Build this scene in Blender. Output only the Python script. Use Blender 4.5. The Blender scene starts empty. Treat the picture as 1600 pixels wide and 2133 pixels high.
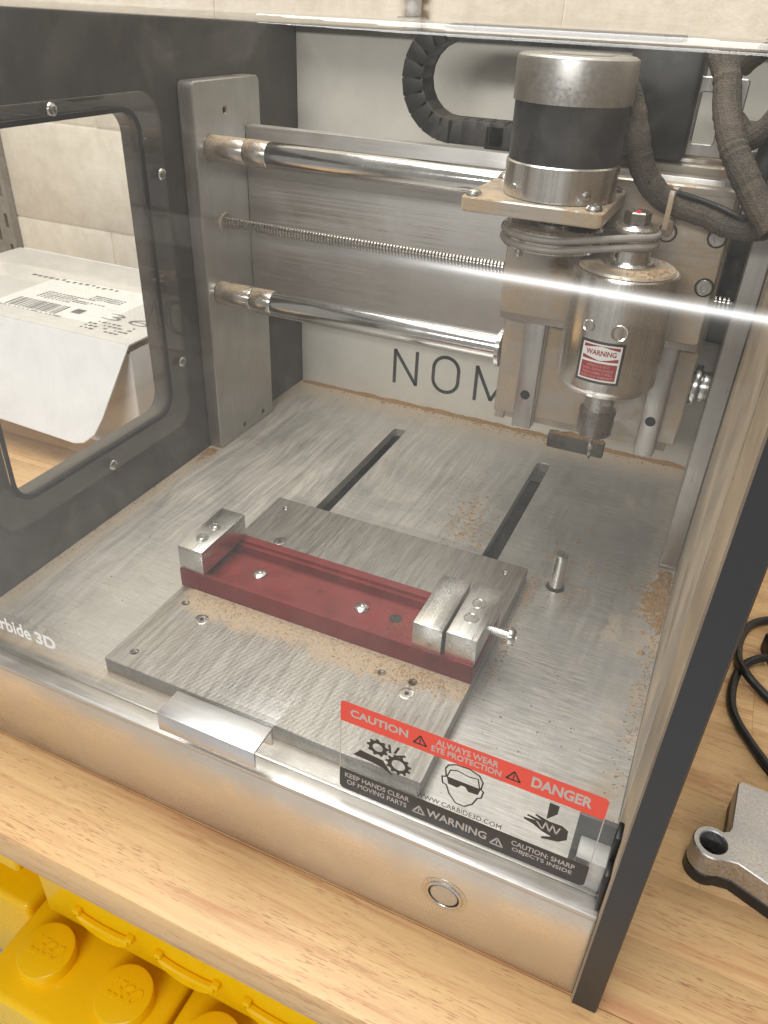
import bpy, bmesh, math, random
from mathutils import Vector, Matrix
random.seed(7)
S = 0.001                       # the script is written in millimetres
C = bpy.context.scene.collection
SC = bpy.context.scene

# ------------------------------------------------------------------ camera
cd = bpy.data.cameras.new('camera'); cam = bpy.data.objects.new('camera', cd); C.objects.link(cam)
right = Vector((0.91028721, 0.41214711, 0.03888393))
down = Vector((0.25572452, -0.48595796, -0.83573311))
fwd = Vector((-0.32554903, 0.77070073, -0.54775744))
m = Matrix.Identity(4)
for i in range(3):
    m[i][0] = right[i]; m[i][1] = -down[i]; m[i][2] = -fwd[i]
m.translation = Vector((409.297, -230.719, 361.418)) * S
cam.matrix_world = m
cd.sensor_fit = 'VERTICAL'; cd.sensor_height = 24.0; cd.lens = 1628.0 / 2133.0 * 24.0
cd.clip_start = 0.005; cd.clip_end = 50.0
SC.camera = cam

# ------------------------------------------------------------------ light
w = bpy.data.worlds.new('World'); SC.world = w; w.use_nodes = True
bg = w.node_tree.nodes['Background']
bg.inputs[0].default_value = (1.0, 0.98, 0.95, 1); bg.inputs[1].default_value = 0.31

def area(name, loc, size, power, target, col):
    l = bpy.data.lights.new(name, 'AREA'); l.shape = 'RECTANGLE'; l.size, l.size_y = size
    l.energy = power; l.color = col
    o = bpy.data.objects.new(name, l); C.objects.link(o); o.location = loc
    d = Vector(target) - Vector(loc)
    o.rotation_euler = d.to_track_quat('-Z', 'Y').to_euler()
    return o
# two ceiling strip lamps: one behind the photographer, one above the bench
area('ceiling_lamp', (0.20, -3.20, 1.62), (2.1, 0.32), 76, (0.20, 0.1, 0.1), (1, 1, 1))
area('ceiling_lamp', (-0.05, 0.10, 1.95), (1.7, 1.0), 54, (0.2, 0.2, 0), (1, 0.99, 0.965))
vs = SC.view_settings
vs.view_transform = 'Standard'; vs.look = 'None'; vs.exposure = 0.03; vs.gamma = 1.0
SC.cycles.max_bounces = 8; SC.cycles.transparent_max_bounces = 24
SC.cycles.caustics_reflective = False; SC.cycles.caustics_refractive = False

# ------------------------------------------------------------------ materials
class NT:
    def __init__(s, name):
        s.m = bpy.data.materials.new(name); s.m.use_nodes = True; s.t = s.m.node_tree
        for n in list(s.t.nodes): s.t.nodes.remove(n)
        s.out = s.t.nodes.new('ShaderNodeOutputMaterial')
        g = s.t.nodes.new('ShaderNodeNewGeometry'); s.geo = g
        v = s.t.nodes.new('ShaderNodeVectorMath'); v.operation = 'SCALE'; v.inputs['Scale'].default_value = 1000
        s.t.links.new(g.outputs['Position'], v.inputs[0]); s.pos = v.outputs[0]
    def set(s, inp, v):
        if isinstance(v, bpy.types.NodeSocket): s.t.links.new(v, inp)
        elif isinstance(v, (tuple, list)) and len(v) == 3 and inp.type == 'RGBA': inp.default_value = (*v, 1)
        else: inp.default_value = v
    def n(s, typ, **kw):
        nd = s.t.nodes.new('ShaderNode' + typ)
        for k, v in kw.items():
            if k.startswith('_'): setattr(nd, k[1:], v)
        for k, v in kw.items():
            if not k.startswith('_'):
                key = int(k[1:]) if k[0] == 'i' and k[1:].isdigit() else k.replace('__', ' ')
                s.set(nd.inputs[key], v)
        return nd
    def math(s, op, a, b=0.0, c=0.0, clamp=False):
        nd = s.t.nodes.new('ShaderNodeMath'); nd.operation = op; nd.use_clamp = clamp
        s.set(nd.inputs[0], a); s.set(nd.inputs[1], b); s.set(nd.inputs[2], c); return nd.outputs[0]
    def mapv(s, scale=(1, 1, 1), rot=(0, 0, 0), loc=(0, 0, 0), vec=None):
        return s.n('Mapping', Vector=vec or s.pos, Scale=scale, Rotation=rot, Location=loc).outputs[0]
    def noise(s, vec, scale=1.0, detail=3.0, rough=0.55, dist=0.0):
        return s.n('TexNoise', Vector=vec, Scale=scale, Detail=detail, Roughness=rough, Distortion=dist).outputs['Fac']
    def ramp(s, f, a, b, lo=0.0, hi=1.0):
        return s.n('MapRange', _interpolation_type='SMOOTHSTEP', Value=f, i1=a, i2=b, i3=lo, i4=hi).outputs[0]
    def mix(s, f, a, b):
        nd = s.t.nodes.new('ShaderNodeMix'); nd.data_type = 'RGBA'
        s.set(nd.inputs[0], f); s.set(nd.inputs[6], a); s.set(nd.inputs[7], b); return nd.outputs[2]
    def bump(s, h, strength=0.3, dist=0.0003):
        return s.n('Bump', Height=h, Strength=strength, Distance=dist).outputs[0]
    def pbsdf(s, col, rough, metal=0.0, normal=None, spec=0.5, coat=0.0):
        nd = s.t.nodes.new('ShaderNodeBsdfPrincipled')
        s.set(nd.inputs['Base Color'], col); s.set(nd.inputs['Roughness'], rough); s.set(nd.inputs['Metallic'], metal)
        s.set(nd.inputs['Specular IOR Level'], spec); s.set(nd.inputs['Coat Weight'], coat)
        if normal is not None: s.set(nd.inputs['Normal'], normal)
        return nd.outputs[0]
    def mixs(s, f, a, b):
        nd = s.t.nodes.new('ShaderNodeMixShader'); s.set(nd.inputs[0], f)
        s.t.links.new(a, nd.inputs[1]); s.t.links.new(b, nd.inputs[2]); return nd.outputs[0]
    def upness(s):
        sp = s.n('SeparateXYZ', Vector=s.geo.outputs['True Normal']).outputs[2]
        return s.ramp(sp, 0.2, 0.95)
    def xyz(s):
        nd = s.n('SeparateXYZ', Vector=s.pos); return nd.outputs[0], nd.outputs[1], nd.outputs[2]
    def end(s, sh):
        s.t.links.new(sh, s.out.inputs[0]); return s.m

DUST = (0.52, 0.40, 0.275)
def dust_shader(t, dark=1.0):
    n = t.noise(t.mapv(), 0.9, 4, 0.7)
    col = t.mix(n, tuple(c * 0.72 * dark for c in DUST), tuple(min(1, c * 1.2 * dark) for c in DUST))
    return t.n('BsdfDiffuse', Color=col, Roughness=1.0, Normal=t.bump(n, 0.6, 0.0006)).outputs[0]

def metal(name, col=(0.62, 0.61, 0.59), rough=0.35, brush='x', dust=0.2, film=0.12, bstr=0.15, up=True, fine=1.0, var=0.12):
    t = NT(name)
    sc = {'x': (0.012, 1.2, 1.2), 'y': (1.2, 0.012, 1.2), 'z': (1.2, 1.2, 0.012), None: (0.5, 0.5, 0.5)}[brush]
    b = t.noise(t.mapv(tuple(k * fine for k in sc)), 1.0, 5, 0.65)
    big = t.noise(t.mapv((0.03, 0.03, 0.03)), 1.0, 4, 0.6)
    c = t.mix(t.ramp(b, 0.25, 0.75), tuple(k * (1 - var) for k in col), tuple(min(1, k * (1 + var * 0.6)) for k in col))
    c = t.mix(t.ramp(big, 0.3, 0.7, 0.0, 0.35), c, tuple(k * 0.72 for k in col))
    r = t.math('ADD', t.ramp(b, 0.2, 0.8, rough * 0.75, rough * 1.25), t.ramp(big, 0.3, 0.8, -0.05, 0.12))
    sh = t.pbsdf(c, r, 1.0, t.bump(b, bstr, 0.0002))
    dn = t.noise(t.mapv((0.045, 0.045, 0.045)), 1.0, 6, 0.68, 0.4)
    df = t.noise(t.mapv((0.7, 0.7, 0.7)), 1.0, 3, 0.7)
    d = t.math('MULTIPLY', t.ramp(dn, 0.62 - dust * 0.35, 0.80 - dust * 0.25), t.ramp(df, 0.2, 0.65))
    if up: d = t.math('MULTIPLY', d, t.math('ADD', t.math('MULTIPLY', t.upness(), 0.85), 0.15))
    d = t.math('ADD', t.math('MULTIPLY', d, min(1.0, dust * 2.0)), film, clamp=True)
    return t.end(t.mixs(d, sh, dust_shader(t)))

def plain(name, col, rough=0.5, metal_=0.0, var=0.15, scale=0.08, bump=0.05, spec=0.5, dust=0.0, coat=0.0):
    t = NT(name)
    n = t.noise(t.mapv(), scale, 5, 0.65)
    c = t.mix(t.ramp(n, 0.3, 0.7), tuple(k * (1 - var) for k in col), tuple(min(1, k * (1 + var)) for k in col))
    f = t.noise(t.mapv(), 1.3, 3, 0.6)
    sh = t.pbsdf(c, t.ramp(n, 0.2, 0.8, max(0.02, rough - 0.08), rough + 0.08), metal_, t.bump(f, bump, 0.0003), spec, coat)
    if dust > 0:
        dn = t.noise(t.mapv((0.05, 0.05, 0.03)), 1.0, 6, 0.7, 0.6)
        d = t.math('MULTIPLY', t.ramp(dn, 0.45, 0.75), dust, clamp=True)
        d = t.math('ADD', d, t.math('MULTIPLY', t.upness(), dust * 0.9), clamp=True)
        d = t.math('MULTIPLY', d, t.ramp(f, 0.15, 0.6))
        sh = t.mixs(d, sh, dust_shader(t))
    return t.end(sh)

def clear(name, dusty=0.03, smear=0.10, tint=(0.965, 0.965, 0.95), rough=0.015):
    t = NT(name)
    bf = t.geo.outputs['Backfacing']
    fr = t.n('Fresnel', IOR=t.ramp(bf, 0.0, 1.0, 1.52, 1 / 1.52)).outputs[0]   # same reflectance from both sides of the sheet
    tr = t.n('BsdfTransparent', Color=tint).outputs[0]
    gl = t.n('BsdfGlossy', Color=(1, 1, 1), Roughness=rough).outputs[0]
    sh = t.mixs(fr, tr, gl)
    a = t.noise(t.mapv((0.035, 0.05, 0.02), rot=(0.0, 0.5, 0.0)), 1.0, 5, 0.66, 1.0)
    c = t.noise(t.mapv((0.5, 0.5, 0.035)), 1.0, 2, 0.6)
    d = t.math('ADD', t.math('MULTIPLY', t.ramp(a, 0.44, 0.74), smear), dusty)
    d = t.math('ADD', d, t.math('MULTIPLY', t.ramp(c, 0.60, 0.72, 0, 0.6), t.math('MULTIPLY', t.ramp(a, 0.40, 0.60), smear)), clamp=True)
    df = t.n('BsdfDiffuse', Color=(0.68, 0.62, 0.54)).outputs[0]
    tl = t.n('BsdfTranslucent', Color=(0.68, 0.62, 0.54)).outputs[0]
    return t.end(t.mixs(d, sh, t.mixs(0.35, df, tl)))

def bed_material():
    t = NT('bed_aluminium'); x, y, z = t.xyz()
    b = t.noise(t.mapv((0.045, 0.75, 1)), 1.0, 6, 0.75)
    big = t.noise(t.mapv((0.02, 0.02, 0.02)), 1.0, 4, 0.6)
    c = t.mix(t.ramp(b, 0.34, 0.66), (0.50, 0.50, 0.48), (0.80, 0.75, 0.73))
    c = t.mix(t.ramp(big, 0.35, 0.7, 0, 0.5), c, (0.48, 0.49, 0.485))
    mt = t.pbsdf(c, t.ramp(b, 0.2, 0.8, 0.30, 0.52), 1.0, t.bump(b, 0.22, 0.0002))
    # thin film of wood dust, wiped in long streaks along the depth, thicker on the left half
    wob = t.noise(t.mapv((0.008, 0.006, 1)), 1.0, 2, 0.5)
    st = t.noise(t.n('VectorMath', _operation='ADD', i0=t.mapv((0.16, 0.012, 1), rot=(0, 0, -0.22)),
                     i1=t.n('CombineXYZ', X=t.math('MULTIPLY', wob, 6.0)).outputs[0]).outputs[0], 1.0, 6, 0.7)
    pat = t.noise(t.mapv((0.014, 0.012, 1)), 1.0, 4, 0.6, 0.6)
    left = t.ramp(x, 330, 150)
    fine_ = t.noise(t.n('VectorMath', _operation='ADD', i0=t.mapv((0.75, 0.010, 1), rot=(0, 0, -0.30)),
                     i1=t.n('CombineXYZ', X=t.math('MULTIPLY', wob, 26.0)).outputs[0]).outputs[0], 1.0, 3, 0.6)
    film = t.math('MULTIPLY', t.math('ADD', t.ramp(st, 0.30, 0.70, 0.1, 0.65), t.ramp(fine_, 0.40, 0.64, 0, 0.45)), t.ramp(pat, 0.22, 0.60, 0.25, 1.0))
    film = t.math('MULTIPLY', film, t.math('ADD', t.math('MULTIPLY', left, 0.62), 0.22))
    # settled piles: along the back edge, along the right wall, random islands
    isl = t.noise(t.mapv((0.022, 0.022, 1), loc=(3.1, 1.7, 0)), 1.0, 6, 0.68, 0.5)
    gr = t.noise(t.mapv((0.6, 0.6, 1)), 1.0, 3, 0.75)
    edge = t.math('MULTIPLY', t.ramp(y, 425, 482), t.ramp(gr, 0.25, 0.6, 0.35, 1))
    rw = t.math('MULTIPLY', t.ramp(x, 395, 430), t.ramp(isl, 0.38, 0.6))
    lw = t.ramp(x, 26, 0, 0, 0.75)
    d = t.math('MULTIPLY', t.ramp(isl, 0.585, 0.70), t.ramp(gr, 0.36, 0.62))
    d = t.math('MAXIMUM', t.math('MULTIPLY', d, 0.75), t.math('MAXIMUM', edge, t.math('MAXIMUM', t.math('MULTIPLY', rw, 0.8), lw)))
    heap = t.math('MAXIMUM', d, t.math('MULTIPLY', film, 0.26), clamp=True)
    pale = t.n('BsdfDiffuse', Color=t.mix(st, (0.44, 0.415, 0.37), (0.60, 0.57, 0.51)), Roughness=1.0).outputs[0]
    base = t.mixs(t.math('ADD', film, 0.08, clamp=True), mt, pale)
    return t.end(t.mixs(heap, base, dust_shader(t)))

def plate_material():
    t = NT('fixture_plate_aluminium'); x, y, z = t.xyz()
    wv = t.n('TexWave', _wave_type='BANDS', _bands_direction='X', Vector=t.mapv((1, 1, 1), rot=(0, 0, 0.42)), Scale=0.11, Distortion=1.2, Detail=2.0).outputs['Fac']
    b = t.noise(t.mapv((0.5, 0.03, 0.5), rot=(0, 0, 0.42)), 1.0, 5, 0.7)
    sw = t.noise(t.mapv((0.05, 0.006, 1), rot=(0, 0, 1.2)), 1.0, 4, 0.6, 1.5)
    c = t.mix(t.ramp(b, 0.3, 0.7), (0.27, 0.262, 0.252), (0.44, 0.43, 0.41))
    c = t.mix(t.ramp(sw, 0.45, 0.7, 0, 0.4), c, (0.52, 0.50, 0.475))
    h = t.math('ADD', t.math('MULTIPLY', wv, 0.5), b)
    mt = t.pbsdf(c, t.ramp(b, 0.2, 0.8, 0.30, 0.48), 1.0, t.bump(h, 0.22, 0.0003))
    dn = t.noise(t.mapv((0.03, 0.03, 1)), 1.0, 6, 0.7, 0.5)
    gr = t.noise(t.mapv((0.55, 0.55, 1)), 1.0, 3, 0.75)
    near = t.math('MULTIPLY', t.ramp(y, 74, 106), t.ramp(y, 114, 112))
    near = t.math('MULTIPLY', near, t.ramp(x, 115, 132))
    d = t.math('MULTIPLY', t.ramp(t.math('ADD', dn, t.math('MULTIPLY', near, 0.42)), 0.60, 0.86), t.ramp(gr, 0.28, 0.58))
    d = t.math('ADD', d, 0.10, clamp=True)
    return t.end(t.mixs(t.math('MULTIPLY', d, t.math('ADD', t.upness(), 0.15), clamp=True), mt, dust_shader(t)))

def wood_material():
    t = NT('bench_wood'); rnd = t.n('ObjectInfo').outputs['Random']
    off = t.n('CombineXYZ', X=t.math('MULTIPLY', rnd, 900.0), Y=t.math('MULTIPLY', rnd, 370.0)).outputs[0]
    p = t.n('VectorMath', _operation='ADD', i0=t.pos, i1=off).outputs[0]
    g1 = t.noise(t.mapv((0.006, 0.11, 0.11), vec=p), 1.0, 5, 0.6, 0.8)
    g2 = t.noise(t.mapv((0.03, 0.9, 0.9), vec=p), 1.0, 4, 0.6, 0.2)
    pore = t.noise(t.mapv((0.10, 1.5, 1.5), vec=p), 1.0, 2, 0.5, 0.1)
    dens = t.noise(t.mapv((0.012, 0.05, 0.05), vec=p), 1.0, 2, 0.5)
    c = t.mix(t.ramp(g1, 0.3, 0.72), (0.68, 0.44, 0.205), (0.52, 0.285, 0.125))
    c = t.mix(t.ramp(g2, 0.35, 0.75, 0, 0.45), c, (0.78, 0.55, 0.29))
    c = t.mix(t.ramp(g1, 0.54, 0.68, 0, 0.7), c, (0.52, 0.25, 0.115))
    thr = t.ramp(dens, 0.3, 0.7, 0.67, 0.57)
    pm = t.math('MULTIPLY', t.math('SUBTRACT', pore, thr), 22.0, clamp=True)
    c = t.mix(t.math('MULTIPLY', pm, 0.75), c, (0.33, 0.15, 0.075))
    c = t.mix(t.math('MULTIPLY', rnd, 0.30), c, (0.62, 0.39, 0.18))
    sh = t.pbsdf(c, t.ramp(g2, 0.2, 0.8, 0.34, 0.5), 0.0, t.bump(t.math('SUBTRACT', g2, pm), 0.18, 0.0003), 0.4)
    return t.end(sh)

def block_material():
    t = NT('painted_block')
    a = t.noise(t.mapv(), 0.05, 6, 0.65); b = t.noise(t.mapv(), 0.35, 5, 0.7)
    c = t.mix(t.ramp(a, 0.3, 0.7), (0.70, 0.63, 0.52), (0.80, 0.74, 0.63))
    return t.end(t.pbsdf(c, 0.6, 0, t.bump(t.math('ADD', a, t.math('MULTIPLY', b, 0.3)), 0.35, 0.003), 0.3))

def sleeve_material():
    t = NT('braided_sleeve'); x, y, z = t.xyz()
    v = t.n('TexVoronoi', Vector=t.mapv((0.9, 0.9, 1.3)), Scale=1.0).outputs['Distance']
    n = t.noise(t.mapv(), 0.06, 4, 0.6)
    c = t.mix(t.ramp(v, 0.1, 0.6), (0.035, 0.03, 0.027), (0.10, 0.085, 0.068))
    c = t.mix(t.ramp(n, 0.40, 0.75, 0.0, 0.40), c, (0.22, 0.16, 0.105))
    return t.end(t.pbsdf(c, 0.75, 0, t.bump(v, 0.6, 0.0006), 0.3))

M = {}
M['bed'] = bed_material(); M['plate'] = plate_material(); M['wood'] = wood_material(); M['block'] = block_material()
M['alu'] = metal('brushed_aluminium', (0.56, 0.55, 0.53), 0.36, 'z', 0.25, 0.10)
M['alu_x'] = metal('brushed_aluminium_rail', (0.74, 0.73, 0.71), 0.42, 'x', 0.15, 0.12)
M['front'] = metal('front_sheet_metal', (0.80, 0.77, 0.73), 0.30, 'x', 0.0, 0.22, 0.03, up=False, var=0.05)
M['backplate'] = metal('back_plate_aluminium', (0.60, 0.59, 0.58), 0.48, 'x', 0.0, 0.12, 0.05, var=0.05)
M['rod'] = metal('ground_steel', (0.74, 0.73, 0.72), 0.15, None, 0.0, 0.02, 0.0, var=0.03)
M['rod_dusty'] = metal('dusty_steel', (0.66, 0.65, 0.63), 0.22, None, 0.95, 0.12, 0.05)
M['screw'] = metal('thread_steel', (0.55, 0.51, 0.46), 0.22, None, 0.0, 0.0, 0.0)
M['steel'] = metal('bright_fastener', (0.70, 0.69, 0.67), 0.22, None, 0.05, 0.05, 0.02, fine=2)
M['dusty_alu'] = metal('dust_coated_aluminium', (0.52, 0.50, 0.47), 0.42, 'x', 0.62, 0.36, 0.1, up=False)
M['jaw'] = metal('machined_jaw', (0.74, 0.73, 0.71), 0.27, 'y', 0.10, 0.03, 0.04, var=0.2)
M['polish'] = metal('polished_aluminium', (0.80, 0.79, 0.775), 0.24, 'z', 0.22, 0.12, 0.05)
M['cap'] = metal('motor_can', (0.56, 0.55, 0.54), 0.34, None, 0.25, 0.10, 0.02)
M['darksteel'] = metal('dark_steel', (0.30, 0.29, 0.28), 0.25, None, 0.1, 0.08, 0.02)
M['cast'] = metal('tumbled_aluminium', (0.58, 0.57, 0.56), 0.46, None, 0.0, 0.0, 0.5, fine=1.3, var=0.3)
M['machined'] = metal('machined_edge', (0.66, 0.64, 0.61), 0.28, 'x', 0.0, 0.0, 0.1)
M['handle'] = metal('anodised_handle', (0.74, 0.75, 0.77), 0.38, 'x', 0.0, 0.06, 0.05, var=0.03)
M['black_panel'] = plain('black_panel', (0.085, 0.076, 0.068), 0.42, 0, 0.12, 0.03, 0.05, 0.5, dust=0.10)
def right_panel_material():
    t = NT('dusty_side_panel'); x, y, z = t.xyz()
    n = t.noise(t.mapv((0.03, 0.012, 0.012)), 1.0, 5, 0.6, 0.5); f = t.noise(t.mapv(), 1.3, 3, 0.6)
    nx = t.n('SeparateXYZ', Vector=t.geo.outputs['True Normal']).outputs[0]
    sh = t.pbsdf((0.026, 0.026, 0.028), t.ramp(n, 0.2, 0.8, 0.34, 0.46), 0, t.bump(f, 0.1, 0.0003))
    d = t.math('MULTIPLY', t.ramp(nx, -0.5, -0.9), t.ramp(n, 0.25, 0.7, 0.25, 0.8))
    return t.end(t.mixs(d, sh, dust_shader(t)))
M['right_panel'] = right_panel_material()
M['panel_edge'] = plain('panel_outer', (0.042, 0.043, 0.046), 0.42, 0, 0.15, 0.03, 0.15, 0.5)
M['black'] = plain('black_plastic', (0.022, 0.021, 0.020), 0.45, 0, 0.2, 0.1, 0.1, 0.5, dust=0.05)
M['black_clean'] = plain('black_rubber', (0.012, 0.012, 0.012), 0.4, 0, 0.1, 0.1, 0.05)
M['motor_black'] = plain('motor_body', (0.035, 0.034, 0.034), 0.33, 0, 0.2, 0.06, 0.02, 0.5, dust=0.10)
M['brown_block'] = plain('dusty_block', (0.06, 0.05, 0.04), 0.6, 0, 0.3, 0.1, 0.1, 0.4, dust=0.35)
M['root_shade'] = plain('thread_root_shade', (0.05, 0.042, 0.034), 0.35)  # occlusion shade between the threads, put into the root colour
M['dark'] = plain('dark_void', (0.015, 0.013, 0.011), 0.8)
M['white_panel'] = plain('white_plastic', (0.80, 0.76, 0.67), 0.45, 0, 0.05, 0.02, 0.03, 0.4, dust=0.06)
M['engrave'] = plain('engraved_letter', (0.03, 0.034, 0.032), 0.5)
M['red'] = plain('red_anodised', (0.20, 0.008, 0.012), 0.34, 0.40, 0.15, 0.05, 0.06, 0.5, dust=0.04)
M['belt'] = plain('grey_belt', (0.30, 0.27, 0.24), 0.5, 0, 0.1, 0.1, 0.05)
M['pad'] = plain('grey_pad', (0.52, 0.51, 0.49), 0.5)
M['p_red'] = plain('print_red', (0.72, 0.075, 0.045), 0.45, 0, 0.04)
M['p_black'] = plain('print_black', (0.035, 0.029, 0.025), 0.45, 0, 0.05)
M['p_grey'] = plain('print_grey', (0.46, 0.40, 0.36), 0.5, 0, 0.05)
M['p_white'] = plain('print_white', (0.78, 0.77, 0.74), 0.45, 0, 0.03)
M['p_maroon'] = plain('print_maroon', (0.30, 0.025, 0.03), 0.4, 0, 0.05)
M['p_pale'] = plain('print_pale', (0.62, 0.25, 0.22), 0.5)
M['p_ink'] = plain('print_ink', (0.16, 0.15, 0.145), 0.6, 0, 0.3, 0.5)
M['paint_red'] = plain('red_paint', (0.75, 0.04, 0.08), 0.4)
M['card'] = plain('white_cardboard', (0.70, 0.70, 0.705), 0.5, 0, 0.03, 0.02, 0.0)
M['card_top'] = plain('dull_white_cardboard', (0.60, 0.575, 0.535), 0.5, 0, 0.05, 0.02, 0.02)
M['tape'] = plain('clear_tape', (0.70, 0.67, 0.62), 0.18, 0, 0.04, 0.05, 0.03)
M['card_in'] = plain('cardboard_core', (0.16, 0.12, 0.08), 0.8, 0, 0.4, 0.4)
M['yellow'] = plain('yellow_plastic', (0.93, 0.57, 0.003), 0.25, 0, 0.03, 0.01, 0.0, 0.5)
M['floor'] = plain('floor_vinyl', (0.50, 0.50, 0.49), 0.45, 0, 0.1, 0.01)
M['strip'] = plain('shelf_upright_paint', (0.24, 0.22, 0.185), 0.5)
M['sleeve'] = sleeve_material()
M['lid'] = clear('lid_polycarbonate', 0.003, 0.032, (0.985, 0.985, 0.975))
M['lid_fold'] = clear('lid_fold_polycarbonate', 0.02, 0.05, (0.985, 0.985, 0.975), 0.22)
M['window'] = clear('window_polycarbonate', 0.008, 0.035, (0.985, 0.985, 0.975))
M['decal_film'] = clear('decal_film', 0.02, 0.02)
def sawdust_material():
    t = NT('sawdust'); n = t.noise(t.mapv(), 0.5, 3, 0.7)
    return t.end(t.n('BsdfDiffuse', Color=t.mix(n, (0.22, 0.115, 0.045), (0.46, 0.29, 0.14))).outputs[0])
M['sawdust'] = sawdust_material()

# ------------------------------------------------------------------ builders (world millimetres)
def bm_new(): return bmesh.new()
def xf(bm, mat4):
    bmesh.ops.transform(bm, matrix=mat4, verts=bm.verts); return bm
def join(*bms):
    out = bmesh.new()
    for b in bms:
        me = bpy.data.meshes.new('t'); b.to_mesh(me); b.free(); out.from_mesh(me); bpy.data.meshes.remove(me)
    return out
def box(x0, x1, y0, y1, z0, z1, b=0.4, seg=2):
    bm = bmesh.new(); bmesh.ops.create_cube(bm, size=1)
    for v in bm.verts:
        v.co = Vector((x0 + (v.co.x + .5) * (x1 - x0), y0 + (v.co.y + .5) * (y1 - y0), z0 + (v.co.z + .5) * (z1 - z0)))
    if b: bmesh.ops.bevel(bm, geom=list(bm.edges), offset=b, segments=seg, profile=0.5, affect='EDGES')
    return bm
AX = {'z': Matrix.Identity(4), 'x': Matrix.Rotation(math.pi / 2, 4, 'Y'), 'y': Matrix.Rotation(-math.pi / 2, 4, 'X'), '-y': Matrix.Rotation(math.pi / 2, 4, 'X')}
def lathe(prof, c=(0, 0, 0), ax='z', n=40, cap=True):
    """profile of (radius, height) turned round an axis through c"""
    bm = bmesh.new(); rings = []
    for r, h in prof:
        if r < 1e-6: rings.append([bm.verts.new((0, 0, h))])
        else: rings.append([bm.verts.new((r * math.cos(2 * math.pi * i / n), r * math.sin(2 * math.pi * i / n), h)) for i in range(n)])
    for a, b in zip(rings, rings[1:]):
        for i in range(n):
            j = (i + 1) % n
            q = [a[i % len(a)], a[j % len(a)], b[j % len(b)], b[i % len(b)]]
            u = []
            for v in q:
                if v not in u: u.append(v)
            if len(u) > 2: bm.faces.new(u)
    if cap:
        if len(rings[0]) > 2: bm.faces.new(list(reversed(rings[0])))
        if len(rings[-1]) > 2: bm.faces.new(rings[-1])
    bmesh.ops.recalc_face_normals(bm, faces=bm.faces)
    return xf(bm, Matrix.Translation(c) @ AX[ax])
def cyl(c, r, h, ax='z', n=32, b=0.5):
    b = min(b, r * .45, h * .45)
    return lathe([(r - b, 0), (r - b * .3, b * .3), (r, b), (r, h - b), (r - b * .3, h - b * .3), (r - b, h)], c, ax, n)
def smooth_path(pts, sub=8):
    P = [Vector(p) for p in pts]; out = []
    for i in range(len(P) - 1):
        p0 = P[max(i - 1, 0)]; p1 = P[i]; p2 = P[i + 1]; p3 = P[min(i + 2, len(P) - 1)]
        for k in range(sub):
            t = k / sub
            out.append(0.5 * ((2 * p1) + (-p0 + p2) * t + (2 * p0 - 5 * p1 + 4 * p2 - p3) * t * t + (-p0 + 3 * p1 - 3 * p2 + p3) * t ** 3))
    out.append(P[-1]); return out
def tube(pts, r, n=12, sub=8, rough=0.0):
    P = smooth_path(pts, sub); bm = bmesh.new(); rings = []; up = Vector((0.13, 0.21, 1)).normalized()
    for i, p in enumerate(P):
        d = (P[min(i + 1, len(P) - 1)] - P[max(i - 1, 0)]).normalized()
        a = d.cross(up); a = a.normalized() if a.length > 1e-4 else Vector((1, 0, 0)); b = d.cross(a)
        rr = r * (1 + rough * random.uniform(-1, 1))
        rings.append([bm.verts.new(p + (a * math.cos(2 * math.pi * k / n) + b * math.sin(2 * math.pi * k / n)) * rr) for k in range(n)])
    for u, v in zip(rings, rings[1:]):
        for k in range(n): bm.faces.new((u[k], u[(k + 1) % n], v[(k + 1) % n], v[k]))
    bm.faces.new(rings[0]); bm.faces.new(rings[-1])
    bmesh.ops.recalc_face_normals(bm, faces=bm.faces); return bm
def rrect(x0, x1, y0, y1, r, n=6):
    out = []
    for cx, cy, a in ((x1 - r, y1 - r, 0), (x0 + r, y1 - r, 90), (x0 + r, y0 + r, 180), (x1 - r, y0 + r, 270)):
        for k in range(n + 1):
            t = math.radians(a + 90 * k / n); out.append((cx + r * math.cos(t), cy + r * math.sin(t)))
    return out
def circ(x, y, r, n=24): return [(x + r * math.cos(2 * math.pi * i / n), y + r * math.sin(2 * math.pi * i / n)) for i in range(n)]
PL = {'xy': Matrix.Identity(4),
      'yz': Matrix(((0, 0, 1, 0), (1, 0, 0, 0), (0, 1, 0, 0), (0, 0, 0, 1))),      # u->Y v->Z w->X
      'xz': Matrix(((1, 0, 0, 0), (0, 0, -1, 0), (0, 1, 0, 0), (0, 0, 0, 1)))}     # u->X v->Z w->-Y
def curve_mesh(cu):
    o = bpy.data.objects.new('t', cu); C.objects.link(o)
    dg = bpy.context.evaluated_depsgraph_get(); dg.update()
    me = bpy.data.meshes.new_from_object(o.evaluated_get(dg)); bpy.data.objects.remove(o)
    bm = bmesh.new(); bm.from_mesh(me); bpy.data.meshes.remove(me); bpy.data.curves.remove(cu)
    bmesh.ops.remove_doubles(bm, verts=bm.verts, dist=1e-4)
    return bm
def plate2d(outer, holes, w0, w1, plane='xy', b=0.5):
    """closed outline with holes, extruded between w0 and w1, with rounded edges"""
    cu = bpy.data.curves.new('t', 'CURVE'); cu.dimensions = '2D'; cu.fill_mode = 'BOTH'
    b = min(b, abs(w1 - w0) * .4)
    cu.extrude = abs(w1 - w0) / 2 - b; cu.bevel_depth = b; cu.bevel_resolution = 0; cu.offset = -b
    for poly in [outer] + list(holes):
        s = cu.splines.new('POLY'); s.points.add(len(poly) - 1); s.use_cyclic_u = True
        for p, q in zip(s.points, poly): p.co = (q[0], q[1], 0, 1)
    bm = curve_mesh(cu)
    return xf(bm, PL[plane] @ Matrix.Translation((0, 0, (w0 + w1) / 2)))
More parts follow.
